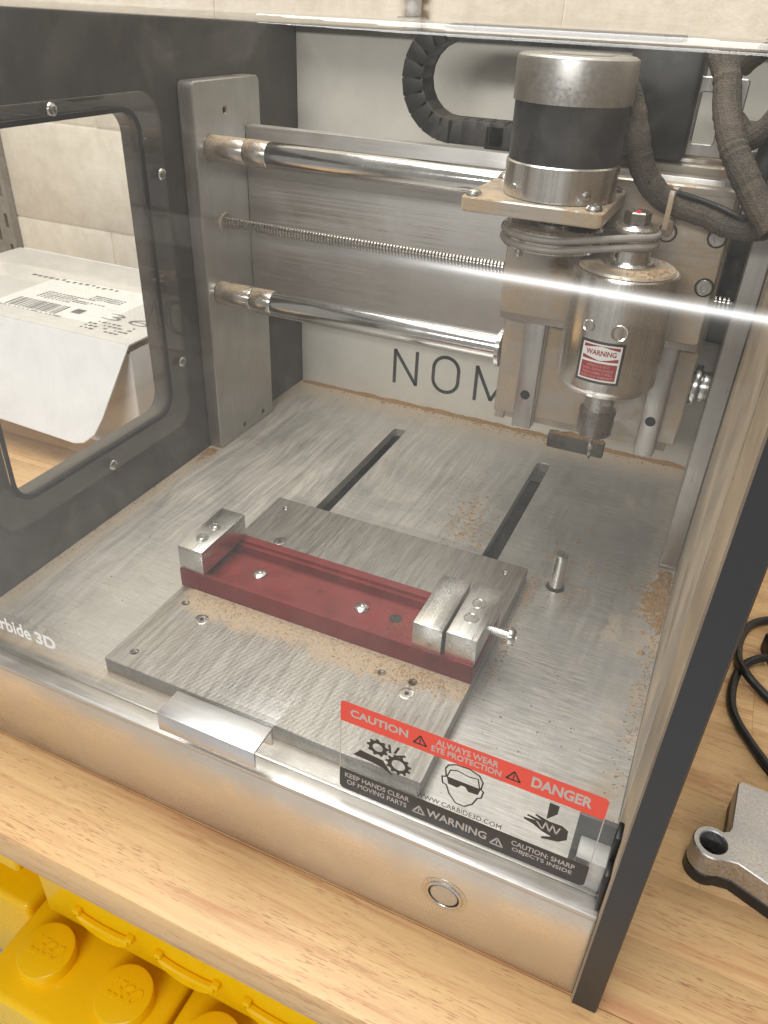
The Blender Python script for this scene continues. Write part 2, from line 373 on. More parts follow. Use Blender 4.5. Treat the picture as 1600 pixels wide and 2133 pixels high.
def text_bm(s, x0, x1, y0, y1, depth=0.1, bold=0.0, keep=False):
    """lettering fitted to a rectangle"""
    cu = bpy.data.curves.new('t', 'FONT'); cu.body = s; cu.size = 10; cu.extrude = depth / 2; cu.offset = bold; cu.resolution_u = 4
    bm = curve_mesh(cu)
    xs = [v.co.x for v in bm.verts]; ys = [v.co.y for v in bm.verts]
    ax, bx, ay, by = min(xs), max(xs), min(ys), max(ys)
    for v in bm.verts:
        v.co.x = x0 + (v.co.x - ax) / (bx - ax) * (x1 - x0); v.co.y = y0 + (v.co.y - ay) / (by - ay) * (y1 - y0)
    return bm
def stroke2d(paths, wd, depth=0.3):
    """flat pen strokes with round joints from 2-D paths"""
    bms = []
    for path in paths:
        for a, b in zip(path, path[1:]):
            d = Vector((b[0] - a[0], b[1] - a[1])); L = d.length
            if L < 1e-6: continue
            q = box(-wd * .15, L + wd * .15, -wd / 2, wd / 2, -depth / 2, depth / 2, 0)
            bms.append(xf(q, Matrix.Translation((a[0], a[1], 0)) @ Matrix.Rotation(math.atan2(d.y, d.x), 4, 'Z')))
    return join(*bms)

ROOT = {}
def link(name, me, parent, mat_):
    o = bpy.data.objects.new(name, me); C.objects.link(o); me.materials.append(mat_)
    if parent: o.parent = parent
    return o
def base_of(o):
    while o.parent: o = o.parent
    return ROOT.get(o.name, Vector((0, 0, 0)))
def mesh_from(bm, off, name, smooth=24):
    for v in bm.verts: v.co = (v.co - off) * S
    me = bpy.data.meshes.new(name); bm.to_mesh(me); bm.free()
    for p in me.polygons: p.use_smooth = True
    me.set_sharp_from_angle(angle=math.radians(smooth)); return me
def part(name, bm, mat_, parent, label=None):
    o = link(name, mesh_from(bm, base_of(parent), name), parent, M[mat_])
    if label: o['label'] = label
    return o
def thing(name, label, cat, loc, group=None):
    o = bpy.data.objects.new(name, None); C.objects.link(o); o.location = Vector(loc) * S; o.empty_display_size = 0.02
    o['label'] = label; o['category'] = cat
    if group: o['group'] = group
    ROOT[o.name] = Vector(loc); return o
def single(name, bm, mat_, label, cat, loc, group=None):
    o = link(name, mesh_from(bm, Vector(loc), name), None, M[mat_]); o.location = Vector(loc) * S
    o['label'] = label; o['category'] = cat
    if group: o['group'] = group
    return o
def struct(name, bm, mat_, kind='structure'):
    o = link(name, mesh_from(bm, Vector((0, 0, 0)), name), None, M[mat_]); o['kind'] = kind; return o
def repeat(src, offsets, parent=None):
    """copies of a part (and of its sub-parts) moved by millimetre offsets"""
    out = []
    for d in offsets:
        c = src.copy(); C.objects.link(c); c.parent = parent or src.parent; c.location = src.location + Vector(d) * S
        for ch in src.children:
            k = ch.copy(); C.objects.link(k); k.parent = c
        out.append(c)
    return out

# ================================================================== the setting
ZB = -65.5
struct('floor', box(-2500, 2600, -3200, 1200, -960, -940, 0), 'floor')
wall = struct('wall', box(-1700, 1700, 652.2, 760, -940, 1500, 0), 'block')
bh, bl = 133, 400
k = 0
for r in range(-1, 5):
    for q in range(-4, 3):
        z0 = -60 + r * bh; x0 = q * bl + (bl / 2 if r % 2 else 0)
        if x0 > 700: continue
        part('block', box(x0 + .35, x0 + bl - .35, 650 + random.uniform(-.5, .5), 664, z0 + .35, z0 + bh - .35, 3.2), 'block', wall)
# a slotted shelf upright screwed to the wall
su = thing('shelf_upright', 'slotted grey shelf upright on the white wall left of the box', 'shelf upright', (-590, 650, 60))
part('channel', plate2d(rrect(-610, -572, -150, 420, 2), [rrect(-604, -598, z, z + 22, 2.5) for z in range(-140, 400, 44)] + [rrect(-585, -579, z + 20, z + 42, 2.5) for z in range(-140, 370, 44)], -636, -648.2, 'xz', 0.5), 'strip', su)
part('slot_backing', box(-608, -574, 648.3, 648.9, -148, 418, 0), 'dark', su)
sp = thing('wall_conduit', 'thin grey conduit running up the wall above the machine lid', 'conduit', (48, 640, 200))
part('pipe', cyl((48, 641, 160), 8, 400), 'pad', sp)
part('clip', box(34, 62, 630, 649, 365, 377, 1.5), 'pad', sp)

# workbench of glued staves
bench = thing('workbench', 'pale butcher block workbench with streaky grain under the machine', 'workbench', (200, 300, -94))
y = -58.0; first = True
while y < 640:
    wd = 58.0 if first else random.choice((42, 46, 50, 44))
    y2 = min(y + wd, 645)
    x = -760.0 + random.uniform(-260, 0) * (not first)
    while x < 900:
        ln = 1000 if first else random.uniform(330, 620)
        if first: ln = 1700
        part('stave', box(x + 0.05, x + ln - 0.05, y + 0.04, y2 - 0.04, -94, ZB, 1.8 if first else 0.18, 2), 'wood', bench)
        x += ln
    y = y2; first = False
part('bench_rail', box(-700, 860, -30, 20, -150, -94.2, 2), 'wood', bench) if False else None

# ================================================================== the milling machine
mach = thing('milling_machine', 'desktop milling machine with black side panels and a clear lid', 'milling machine', (215, 245, ZB))
prof = [(-4, ZB), (500, ZB), (500, 352), (52, 352), (26, 318), (-4, 296)]
hole = rrect(84, 253, 61.5, 291, 16)
for nm, xa, xb, sx in (('left', -13, 0, 1), ('right', 430, 443.2, -1)):
    p = part('side_panel', plate2d(prof, [hole] if sx > 0 else [], xa, xb, 'yz', 0.8), 'black_panel' if sx > 0 else 'right_panel', mach,
             'black side panel with a rounded window' if sx > 0 else 'plain dusty side panel with a dark front edge')
    if sx < 0: continue
    xs = (0.3, 3.3) if nm == 'left' else (426.6, 429.7)
    pane = part('window_pane', plate2d(rrect(66, 279, 40, 302, 20), [], xs[0], xs[1], 'yz', 0.5), 'window', p)
    xi = 3.3 if nm == 'left' else 426.6
    h0 = [(4.3, 0), (4.3, 0.6), (3.7, 1.5), (2.5, 2.2), (1.9, 2.4), (1.7, 1.2), (0, 1.0)]
    for yy, zz in ((175.5, 297), (273.5, 246), (273.5, 97), (175.5, 45.5), (71.5, 97), (71.5, 246)):
        bm = lathe(h0, (0, 0, 0), 'x' if sx > 0 else 'z', 18)
        if sx < 0: xf(bm, Matrix.Rotation(-math.pi / 2, 4, 'Y'))
        xf(bm, Matrix.Translation((xi, yy, zz)))
        part('window_screw', bm, 'steel', p)
    # dark recessed lip round the opening
    part('window_lip', plate2d(rrect(81, 256, 58.5, 294, 18), [rrect(84.5, 252.5, 62, 290.5, 15.5)], xi, xi + sx * 1.2, 'yz', 0.3), 'black_clean', p)

bed = part('bed', plate2d([(0.3, 14), (429.7, 14), (429.7, 484), (0.3, 484)],
     [rrect(140.2, 153, 60, 425, 4), rrect(288.3, 300.9, 60, 425, 4), circ(350, 245, 7.2)], -9, 0, 'xy', 0.3), 'bed', mach)
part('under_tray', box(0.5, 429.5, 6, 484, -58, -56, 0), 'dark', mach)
part('back_panel', box(0.3, 429.7, 484.2, 494, ZB + 0.2, 341, 0.3), 'white_panel', mach)
bp_ = [o for o in mach.children if o.name.startswith('back_panel')][0]
def O_path(x0, x1, z0, z1):
    return [rrect(x0, x1, z0, z1, (x1 - x0) * .49, 7) + [rrect(x0, x1, z0, z1, (x1 - x0) * .49, 7)[0]]]
lw = 3.5
letters = [[[(112, 21), (112, 57.5), (136.6, 22.5), (136.6, 59)]],
           O_path(155.5, 182.8, 22, 60),
           [[(202, 21), (202, 57.5), (219, 24), (236, 57.5), (236, 21)]],
           [[(250, 21), (266, 58), (282, 21)], [(255, 33), (277, 33)]],
           [[(300, 21), (300, 58), (314, 58), (324, 50), (324, 29), (314, 21), (300, 21)]]]
for L_ in letters:
    part('letter', xf(stroke2d(L_, lw, 0.5), Matrix.Translation((0, 484.0, 0)) @ PL['xz']), 'engrave', bp_)
part('top_beam', box(0.4, 429.6, 462, 500, 341.5, 353, 0.8), 'black', mach)

# front sheet, ledge and button
part('front_panel', box(0.2, 429.8, 0, 3, ZB, 2.4, 0.3), 'front', mach)
fr = part('front_ledge', join(box(0.2, 429.8, -0.3, 10.6, 2.6, 5.8, 0.7), box(0.2, 429.8, 11.4, 13.8, -3, 4.6, 0.4), box(0.2, 429.8, 3.2, 13.6, -6, 2.4, 0)), 'alu_x', mach)
bt = part('push_button', lathe([(12.8, 0), (12.8, 0.3), (10.6, 0.4), (10.2, 1.0), (9.2, 1.3), (8.6, 1.1), (8.4, 0.4)], (356, 0, -28.5), '-y', 40, cap=False), 'steel', mach)
part('button_gap', lathe([(0, 0.25), (8.5, 0.25), (8.5, 0.4)], (356, 0, -28.5), '-y', 32, cap=False), 'dark', bt)
part('button_face', lathe([(0, 0.95), (7.0, 0.95), (7.5, 0.7), (7.6, 0.2)], (356, 0, -28.5), '-y', 32, cap=False), 'dusty_alu', bt)

# towers, back plate, guide rods, lead screw
for xa, xb in ((0.2, 13.7), (416.2, 429.8)):
    part('tower', plate2d(rrect(305, 398, 0.1, 306, 5, 4), [circ(346, 284, 2.3, 14), circ(346, 8, 2.3, 14), circ(380, 8, 2.3, 14)], xa, xb, 'yz', 0.9), 'alu', mach)
part('back_plate', box(13.8, 416.1, 373, 384, 112, 271, 0.9), 'backplate', mach)
for yy, zz in ((324, 259), (322, 145.2)):
    g = part('guide_rod', cyl((13.8, yy, zz), 9.6, 402, 'x', 40), 'rod', mach)
    part('collar', join(cyl((13.9, yy, zz), 9.85, 33.5, 'x', 40, 0.4), cyl((47.8, yy, zz), 9.75, 20.0, 'x', 40, 0.6)), 'rod_dusty', g)
    part('collar', join(cyl((404.6, yy, zz), 14.2 if zz < 200 else 11, 5, 'x', 40, 0.8), cyl((409.8, yy, zz), 10.6, 6.3, 'x', 40, 0.6)), 'steel', g)
# threaded lead screw (a real helix)
def helix(x0, x1, yy, zz, r, dep, pitch, n=16):
    bm = bmesh.new(); per = 4; prof_ = [0, 0.0, dep, dep]; pos_ = [0.0, 0.45, 0.6, 0.85]
    cnt = int((x1 - x0) / pitch); rows = []
    for i in range(cnt * per):
        row = []
        for k in range(n + 1):
            a = 2 * math.pi * k / n
            rr = r - prof_[i % per]
            row.append(bm.verts.new((x0 + (i // per + pos_[i % per] + k / n) * pitch, yy + rr * math.cos(a), zz + rr * math.sin(a))))
        rows.append(row)
    for a, b in zip(rows, rows[1:]):
        for k in range(n): bm.faces.new((a[k], a[k + 1], b[k + 1], b[k]))
    bmesh.ops.remove_doubles(bm, verts=bm.verts, dist=1e-3); bmesh.ops.recalc_face_normals(bm, faces=bm.faces)
    return bm
ls = part('lead_screw', helix(14.2, 414, 335, 200.5, 4.6, 1.1, 2.7), 'screw', mach)
ls.data.materials.append(M['root_shade'])  # dark slot for the painted shade in the thread roots
for p in ls.data.polygons:
    c_ = p.center; rr_ = math.hypot(c_.y * 1000 + 245 - 335, c_.z * 1000 + ZB - 200.5)
    if rr_ < 3.9: p.material_index = 1
part('screw_bushing', lathe([(4.6, 0), (8.2, 0), (8.2, 1.2), (7.6, 1.8), (4.6, 1.8)], (13.7, 335, 200.5), 'x', 30, cap=False), 'dusty_alu', mach)

# X carriage with its linear rails
xc = part('carriage_plate', plate2d([(270, 101), (404, 104), (404, 286), (270, 286)], [], -306, -317, 'xz', 1.0), 'dusty_alu', mach)
part('carriage_body', box(276, 398, 317.2, 346, 92, 288, 1.0), 'dusty_alu', mach)
part('carriage_side', box(268.2, 275.8, 317.4, 346, 90, 168, 0.6), 'dusty_alu', mach)
part('bearing_flange', lathe([(9.8, 0), (14.5, 0), (14.5, 3), (13.5, 4.6), (9.8, 4.6)], (264.2, 322, 145.2), 'x', 36, cap=False), 'steel', mach)
part('bearing_flange', lathe([(9.8, 0), (14.5, 0), (14.5, 3), (13.5, 4.6), (9.8, 4.6)], (264.2, 324, 259), 'x', 36, cap=False), 'steel', mach)
for xa, xb in ((287.4, 301.6), (378.2, 391.4)):
    rl = part('linear_rail', join(box(xa, xb, 297, 301, 95.5, 196, 0.7), box(xa + 2.2, xb - 2.2, 301, 303.2, 95.8, 196, 0), box(xa - 0.6, xb + 0.6, 303.2, 305.9, 95.5, 196, 0.5)), 'alu', mach)
    xm = (xa + xb) / 2
    part('rail_hole', lathe([(0, 0), (3.6, 0), (3.6, 0.15)], (xm, 296.94, 122.5), '-y', 24, cap=False), 'dark', rl)
part('nut_block', box(315.5, 357.5, 299, 305.8, 84, 96, 1.2), 'brown_block', mach, 'dark block heaped with sawdust below the spindle')

# Z plate carrying spindle and motor
zp = part('z_plate', plate2d(rrect(272, 402, 187, 279, 2.5, 3), [], -279, -288, 'xz', 0.9), 'dusty_alu', mach)
part('z_backing', box(270.5, 402.5, 288.3, 296.6, 179.5, 282, 0.8), 'alu', mach)
for sx, sz in ((397, 223.5), (368.8, 252), (397, 252.5)):
    s_ = part('plate_screw', lathe([(0, .25), (1.9, .3), (2.1, 1.0), (4.2, 1.0), (4.6, .7), (4.7, 0)], (sx, 279, sz), '-y', 24, cap=False), 'alu', zp)
    part('screw_ring', lathe([(4.8, 0.25), (5.7, 0.25)], (sx, 279, sz), '-y', 24, cap=False), 'dark', s_)
AXX, AXY = 354.5, 241.0
part('spindle_mount', box(332, 377, 243, 278.8, 176, 234, 1.5), 'alu', mach)
spn = part('spindle_body', lathe([(20, 166.5), (25.2, 166.5), (26.2, 167.2), (26.8, 169), (28.2, 169.6), (29.6, 171.5), (30, 173), (30, 236), (29.6, 237.4), (28.6, 238.2), (17, 238.4)], (AXX, AXY, 0), 'z', 72), 'polish', mach)
part('dust_cap', lathe([(14, 238.5), (27.8, 238.5), (26.5, 239.9), (21, 240.7), (14, 240.9)], (AXX, AXY, 0), 'z', 40), 'dusty_alu', spn)
part('spindle_collar', lathe([(15.8, 239), (15.8, 242), (14.5, 243.2), (11.4, 243.4), (11.2, 249.5), (10.4, 250)], (AXX, AXY, 0), 'z', 40), 'polish', mach)
part('set_screw', cyl((AXX - 5.5, AXY - 9.2, 246.5), 1.7, 0.6, '-y', 14, 0.2), 'dark', mach)
# curved sticker on the spindle
def wrap(bm, r):
    for v in bm.verts:
        a = (v.co.x - AXX) / 30.0; q = r + v.co.z
        v.co = Vector((AXX + q * math.sin(a), AXY - q * math.cos(a), v.co.y))
    return bm
def patch(x0, x1, z0, z1, h=0.04, n=14):
    bm = bmesh.new(); rows = []
    for zz in (z0, z1): rows.append([bm.verts.new((x0 + (x1 - x0) * i / n, zz, h)) for i in range(n + 1)])
    for i in range(n): bm.faces.new((rows[0][i], rows[0][i + 1], rows[1][i + 1], rows[1][i]))
    return bm
def poly_patch(top, bot, h, n=14):
    bm = bmesh.new(); rows = []
    for f in (bot, top): rows.append([bm.verts.new((f(i / n)[0], f(i / n)[1], h)) for i in range(n + 1)])
    for i in range(n): bm.faces.new((rows[0][i], rows[0][i + 1], rows[1][i + 1], rows[1][i]))
    return bm
sx0, sx1, sz0, sz1 = 340.2, 366.4, 177.8, 203.2
stk = part('warning_sticker', wrap(patch(sx0, sx1, sz0, sz1, 0.06), 30), 'p_black', spn, 'curved red and white warning sticker')
# prints on the sticker stay at sub-part depth of the spindle
def sprint(nm, bm, mt): part(nm, wrap(bm, 30), mt, spn)
sprint('sticker_print', patch(341.8, 364.8, 179.4, 201.6, 0.10), 'p_white')
sprint('sticker_print', patch(342.8, 363.8, 180.4, 190.4, 0.14), 'p_maroon')
lerp = lambda a, b: (lambda t: (a[0] + (b[0] - a[0]) * t, a[1] + (b[1] - a[1]) * t))
def vee(sgn, zc):
    def f(t):
        x_ = 342.8 + 21 * t
        return (x_, zc + sgn * 1.7 * (1 - abs(2 * t - 1)) * -1)
    return f
def band_top(t): return (342.8 + 21 * t, 200.7)
def band_low(t): return (342.8 + 21 * t, 198.6 + 1.95 * (1 - abs(2 * t - 1)))
sprint('sticker_print', poly_patch(band_top, band_low, 0.14), 'p_maroon')
def b2_top(t): return (342.8 + 21 * t, 194.2 - 2.3 * (1 - abs(2 * t - 1)))
def b2_low(t): return (342.8 + 21 * t, 191.9 - 0.3 * (1 - abs(2 * t - 1)))
sprint('sticker_print', poly_patch(b2_top, b2_low, 0.14), 'p_maroon')
sprint('sticker_print', text_bm('WARNING', 344.4, 362.2, 194.7, 197.9, 0.02, 0.28), 'p_maroon') if False else None
b_ = text_bm('WARNING', 344.4, 362.2, 194.9, 198.1, 0.02, 0.28)
for v in b_.verts: v.co.z += 0.16
sprint('sticker_print', b_, 'p_maroon')
for i_, (s_, a_, c_) in enumerate((('SPINDLE IS NOT', 346.5, 359.8), ('USER-SERVICEABLE.', 344.2, 362.4), ('DISASSEMBLY WILL', 344.6, 362.0), ('VOID YOUR WARRANTY.', 343.6, 363.2))):
    b_ = text_bm(s_, a_, c_, 187.9 - i_ * 2.25, 189.4 - i_ * 2.25, 0.02, 0.05)
    for v in b_.verts: v.co.z += 0.18
    sprint('sticker_print', b_, 'p_pale')
for ang, zz, rr in ((-22, 210.5, 3.6), (13, 209.5, 4.6)):
    a = math.radians(ang)
    bm = lathe([(0, -0.2), (rr * .8, -0.1), (rr, 0.35), (rr * 1.06, 0.0)], (0, 0, 0), 'z', 28, cap=False)
    mt4 = Matrix.Translation((AXX + 30 * math.sin(a), AXY - 30 * math.cos(a), zz)) @ Matrix.Rotation(a, 4, 'Z') @ Matrix.Rotation(math.pi / 2, 4, 'X')
    part('body_plug', xf(bm, mt4), 'polish', spn)
cn = part('spindle_nose', lathe([(9.2, 150), (9.2, 167)], (AXX, AXY, 0), 'z', 32), 'steel', mach)
part('nose_flat', box(AXX + 1.5, AXX + 8, AXY - 9.6, AXY - 8.0, 156, 164, 0.2), 'darksteel', cn)
part('collet_nut', lathe([(5, 131.6), (9.6, 131.8), (11.2, 133.6), (11.4, 143), (11.0, 146.8), (11.6, 147.4), (11.4, 149), (9.4, 150.2)], (AXX, AXY, 0), 'z', 40), 'darksteel', mach)

# motor stack
MX, MY = 308.5, 241.0
part('motor_cap', lathe([(20, 341.8), (29.5, 341.6), (31.2, 340.6), (31.8, 338.8), (31.6, 320)][::-1], (MX, MY, 0), 'z', 72), 'cap', mach)
part('motor_body', lathe([(30.4, 290.6), (30.4, 320)], (MX, MY, 0), 'z', 72), 'motor_black', mach)
mr = part('motor_ring', lathe([(31.4, 273), (31.4, 290.2), (30.6, 291)], (MX, MY, 0), 'z', 72), 'polish', mach)
part('motor_cap_label', lathe([(0, 342.1), (16, 342.1), (16, 341.7)], (MX + 2, MY, 0), 'z', 40, cap=False), 'belt', mach)
mp = part('motor_plate', plate2d(rrect(262, 341, 205, 279, 4, 3), [], 264.5, 272.5, 'xy', 0.8), 'dusty_alu', mach)
dome = [(4.6, 0), (4.5, 1.2), (3.6, 2.6), (2.2, 3.3), (1.4, 3.4), (1.3, 2.4), (0, 2.3)]
for xx, yy in ((268, 211), (335, 211), (268, 271), (335, 271)):
    part('plate_bolt', lathe(dome, (xx, yy, 272.4), 'z', 20), 'steel', mp)
for an in (-50, -130, 40):
    a = math.radians(an)
    part('ring_screw', xf(lathe([(2.4, 0), (2.2, .8), (1.2, 1.3), (0, 1.3)], (0, 0, 0), 'x', 16), Matrix.Translation((MX + 31.3 * math.cos(a), MY + 31.3 * math.sin(a), 278)) @ Matrix.Rotation(a, 4, 'Z')), 'steel', mr)
part('motor_hub', cyl((MX, MY, 257.6), 9.4, 7.2), 'polish', mach)
part('hub_screw', cyl((MX - 14, MY - 18, 240), 2.2, 4, 'z', 14), 'steel', mach)
def groove_pulley(r, z0): return lathe([(r - 4, z0), (r, z0 + .4), (r, z0 + 1.6), (r - 2.6, z0 + 3.2), (r, z0 + 5), (r, z0 + 6.2), (r - 2.6, z0 + 7.8), (r, z0 + 9.4), (r, z0 + 11), (r - 1.4, z0 + 12.4), (r - 6, z0 + 12.6)], (0, 0, 0), 'z', 56)
ZP = 245.0
part('motor_pulley', xf(groove_pulley(28.5, ZP), Matrix.Translation((MX, MY, 0))), 'polish', mach)
part('spindle_pulley', xf(groove_pulley(12.8, ZP + 5), Matrix.Translation((AXX, AXY, 0))), 'polish', mach)
def belt_path(z0, z1, r1, r2):
    dx = AXX - MX; ph = math.acos((r1 - r2) / dx); pts = []
    for k in range(25):
        a = ph + (2 * math.pi - 2 * ph) * k / 24; pts.append(Vector((MX + r1 * math.cos(a), MY + r1 * math.sin(a), z0)))
    for k in range(17):
        a = -ph + 2 * ph * k / 16; pts.append(Vector((AXX + r2 * math.cos(a), AXY + r2 * math.sin(a), z1)))
    pts.append(pts[0].copy()); return pts
def loop_tube(P, r, n=10):
    bm = bmesh.new(); P = P[:-1]; N = len(P); rings = []
    for i in range(N):
        d = (P[(i + 1) % N] - P[i - 1]).normalized(); a = d.cross(Vector((0, 0, 1))).normalized(); b = Vector((0, 0, 1))
        rings.append([bm.verts.new(P[i] + (a * math.cos(2 * math.pi * k / n) + b * math.sin(2 * math.pi * k / n)) * r) for k in range(n)])
    for i in range(N):
        u, v = rings[i], rings[(i + 1) % N]
        for k in range(n): bm.faces.new((u[k], u[(k + 1) % n], v[(k + 1) % n], v[k]))
    bmesh.ops.recalc_face_normals(bm, faces=bm.faces); return bm
part('drive_belt', loop_tube(belt_path(ZP + 3.2, ZP + 8.0, 28.3, 12.7), 2.0), 'belt', mach)
part('drive_belt', loop_tube(belt_path(ZP + 8.4, ZP + 13.0, 28.3, 12.7), 2.0), 'belt', mach)
hexn = [(AXX + 7.4 * math.cos(math.radians(a)), AXY + 7.4 * math.sin(math.radians(a))) for a in range(10, 370, 60)]
sn = part('spindle_nut', plate2d(hexn, [], ZP + 17.8, ZP + 24.5, 'xy', 0.7), 'darksteel', mach)
part('nut_washer', cyl((AXX, AXY, ZP + 16.8), 9.5, 1.2), 'steel', sn)
part('paint_mark', box(AXX - 1.2, AXX + 1.6, AXY - 6, AXY + 1, ZP + 24.45, ZP + 24.75, 0.1), 'paint_red', sn)

# parts at the back right: stepper, bracket, cable chain
part('z_stepper', join(box(326, 366, 298, 340, 288, 346, 3), box(329, 363, 301, 337, 346, 352, 2)), 'black', mach)
part('stepper_bracket', plate2d(rrect(360, 392, 290, 332, 2), [rrect(367, 380, 297, 324, 1.5)], -312, -316, 'xz', 0.6), 'alu', mach)
part('limit_housing', box(385, 424, 395, 440, 255, 300, 2), 'black', mach)
part('gap_shade_block', box(405, 415.6, 347, 371, 168, 300, 1.0), 'black', mach)  # added black block, stands in for the shaded gap beside the tower
part('upper_bar', box(320, 415, 352, 371, 279, 291, 0.9), 'alu', mach)
dc = part('chain_mount', join(box(215, 262, 388, 412, 270, 287, 1.5), box(262, 330, 384, 412, 273, 279, 0.8)), 'black', mach)
cx0, cz0, rr = 188.0, 313.5, 33.5
path = []
for i in range(4): path.append((220 - i * 11.0 + 4, 280.0, 180.0))
for i in range(10):
    a = -90 - (i + .5) * 18; path.append((cx0 + rr * math.cos(math.radians(a)), cz0 + rr * math.sin(math.radians(a)), a - 90))
for i in range(14): path.append((cx0 + 6 + i * 11.0, cz0 + rr, 0.0))
lk = None
for (px, pz, an) in path:
    bm = join(box(-6.6, 6.2, -12, -9.4, -8.6, 8.6, 1.2), box(-6.6, 6.2, 9.4, 12, -8.6, 8.6, 1.2), box(-4.4, 4.4, -9.4, 9.4, -8.2, -6.4, 0.5), box(-4.4, 4.4, -9.4, 9.4, 6.4, 8.2, 0.5))
    xf(bm, Matrix.Translation((px, 400, pz)) @ Matrix.Rotation(-math.radians(an), 4, 'Y'))
    part('chain_link', bm, 'black', dc)
part('cable', tube([(330, 262, 330), (338, 258, 318), (344, 256, 303), (350, 258, 288), (360, 262, 276), (372, 266, 270), (388, 266, 267), (402, 264, 263), (416, 262, 264), (424, 258, 268)], 6.8, 14, 8, 0.05), 'sleeve', mach)
part('cable', tube([(372, 300, 346), (380, 290, 334), (385, 280, 318), (392, 270, 304), (401, 262, 292), (412, 256, 279), (424, 250, 266)], 7.4, 14, 8, 0.05), 'sleeve', mach)
part('cable', tube([(384, 330, 338), (398, 322, 350), (412, 315, 346), (416, 312, 330), (410, 312, 312), (398, 314, 302), (388, 318, 310)], 7.0, 14, 8, 0.05), 'sleeve', mach)
part('cable', tube([(420, 340, 352), (414, 338, 346), (411, 336, 338)], 1.6, 8), 'black_clean', mach)
part('cable', tube([(346, 262, 300), (352, 254, 286), (361, 258, 278), (372, 262, 277), (392, 262, 273), (410, 258, 268)], 1.6, 8), 'black_clean', mach)
tie = part('cable_tie', join(box(367.0, 370.0, 256, 257.6, 258, 279, 0.3), box(366.8, 370.2, 257, 276, 276, 278.2, 0.3)), 'dusty_alu', mach)
part('tie_mount', box(366, 371.6, 272, 278.8, 252, 262, 0.6), 'dusty_alu', mach)

# ------------------------------------------------------------------ hinged clear lid
def lid_profile():
    pts = [(10.0, 6.2)]
    def fillet(p0, p1, p2, r, n=7):
        a = (Vector(p0) - Vector(p1)).normalized(); b = (Vector(p2) - Vector(p1)).normalized()
        ang = a.angle(b); d = r / math.tan(ang / 2); c = Vector(p1) + (a + b).normalized() * (r / math.sin(ang / 2))
        s = Vector(p1) + a * d - c; e = Vector(p1) + b * d - c
        a0 = math.atan2(s.y, s.x); a1 = math.atan2(e.y, e.x)
        while a1 - a0 > math.pi: a1 -= 2 * math.pi
        while a1 - a0 < -math.pi: a1 += 2 * math.pi
        return [(c.x + r * math.cos(a0 + (a1 - a0) * k / n), c.y + r * math.sin(a0 + (a1 - a0) * k / n)) for k in range(n + 1)]
    pts += fillet((10, 6.2), (10, 287.5), (44, 355), 24, 30)
    pts += fillet((10, 287.5), (44, 355), (462, 355), 4, 12)
    pts.append((462, 355)); return pts
def sheet(pts, th, x0, x1):
    P = [Vector(p) for p in pts]; n = len(P); inner = []; outer = []
    for i in range(n):
        d = (P[min(i + 1, n - 1)] - P[max(i - 1, 0)]).normalized(); nr = Vector((-d.y, d.x))
        outer.append(P[i] + nr * th / 2); inner.append(P[i] - nr * th / 2)
    ring = outer + inner[::-1]; bm = bmesh.new()
    A = [bm.verts.new((x0, p.x, p.y)) for p in ring]; B = [bm.verts.new((x1, p.x, p.y)) for p in ring]
    N = len(ring)
    for i in range(N): bm.faces.new((A[i], A[(i + 1) % N], B[(i + 1) % N], B[i]))
    for i in range(n - 1):
        bm.faces.new((A[i], A[i + 1], A[N - 2 - i], A[N - 1 - i])); bm.faces.new((B[i + 1], B[i], B[N - 1 - i], B[N - 2 - i]))
    bmesh.ops.recalc_face_normals(bm, faces=bm.faces); return bm
lid = part('lid', sheet(lid_profile(), 3.0, 3.0, 426.4), 'lid', mach, 'clear bent lid with a bright streak along its fold')
lid.data.materials.append(M['lid_fold'])
for p in lid.data.polygons: p.use_smooth = False
for p in lid.data.polygons:
    if p.area < 4e-4 * 3 and abs(p.normal.x) < 0.5 and 0.02 < abs(p.normal.y) < 0.99995 and 0.26 < p.center.z + ZB * S < 0.32: p.material_index = 1
part('handle', join(box(189, 250, -10.0, 8.4, 35.0, 36.6, 0.35), box(189, 250, -10.0, -8.4, 24.0, 35.2, 0.35), box(189, 250, 6.8, 8.4, 24.0, 35.2, 0.35)), 'handle', lid)
YD = 8.42
def pr(nm, bm, mt, lift=0.0, label=None):
    return part(nm, xf(bm, Matrix.Translation((0, YD - lift, 0)) @ PL['xz']), mt, lid, label)
pr('decal_band', plate2d([(290.2, 63.2), (420.2, 63.2)] + rrect(290.2, 420.2, 63.2, 77.3, 2.5)[:14], [], -0.03, 0.03, 'xy', 0), 'p_red', 0, 'red caution and danger band of the lid decal')
low = rrect(290.2, 420.2, 12, 28, 3)
pr('decal_band', plate2d([(420.2, 28), (290.2, 28)] + low[14:], [], -0.03, 0.03, 'xy', 0), 'p_black', 0, 'black warning band of the lid decal')
pr('decal_film', plate2d(rrect(290.0, 420.4, 12, 77.5, 2.5), [rrect(290.5, 419.9, 12.5, 77.0, 2.2)], -0.02, 0.02, 'xy', 0), 'p_grey', -0.03)
def txt(s, x0, x1, z0, z1, mt, bold=0.12): pr('decal_print', text_bm(s, x0, x1, z0, z1, 0.04, bold), mt, 0.07)
txt('CAUTION', 295.6, 326, 68.2, 73.4, 'p_grey', 0.3)
txt('ALWAYS WEAR', 340.2, 370.6, 70.8, 75.0, 'p_grey', 0.2); txt('EYE PROTECTION', 338.2, 372.4, 65.8, 69.8, 'p_grey', 0.2)
txt('DANGER', 386.4, 413.8, 67.2, 74.2, 'p_grey', 0.35)
txt('WWW.CARBIDE3D.COM', 332.8, 377, 29.2, 32.6, 'p_black', 0.0)
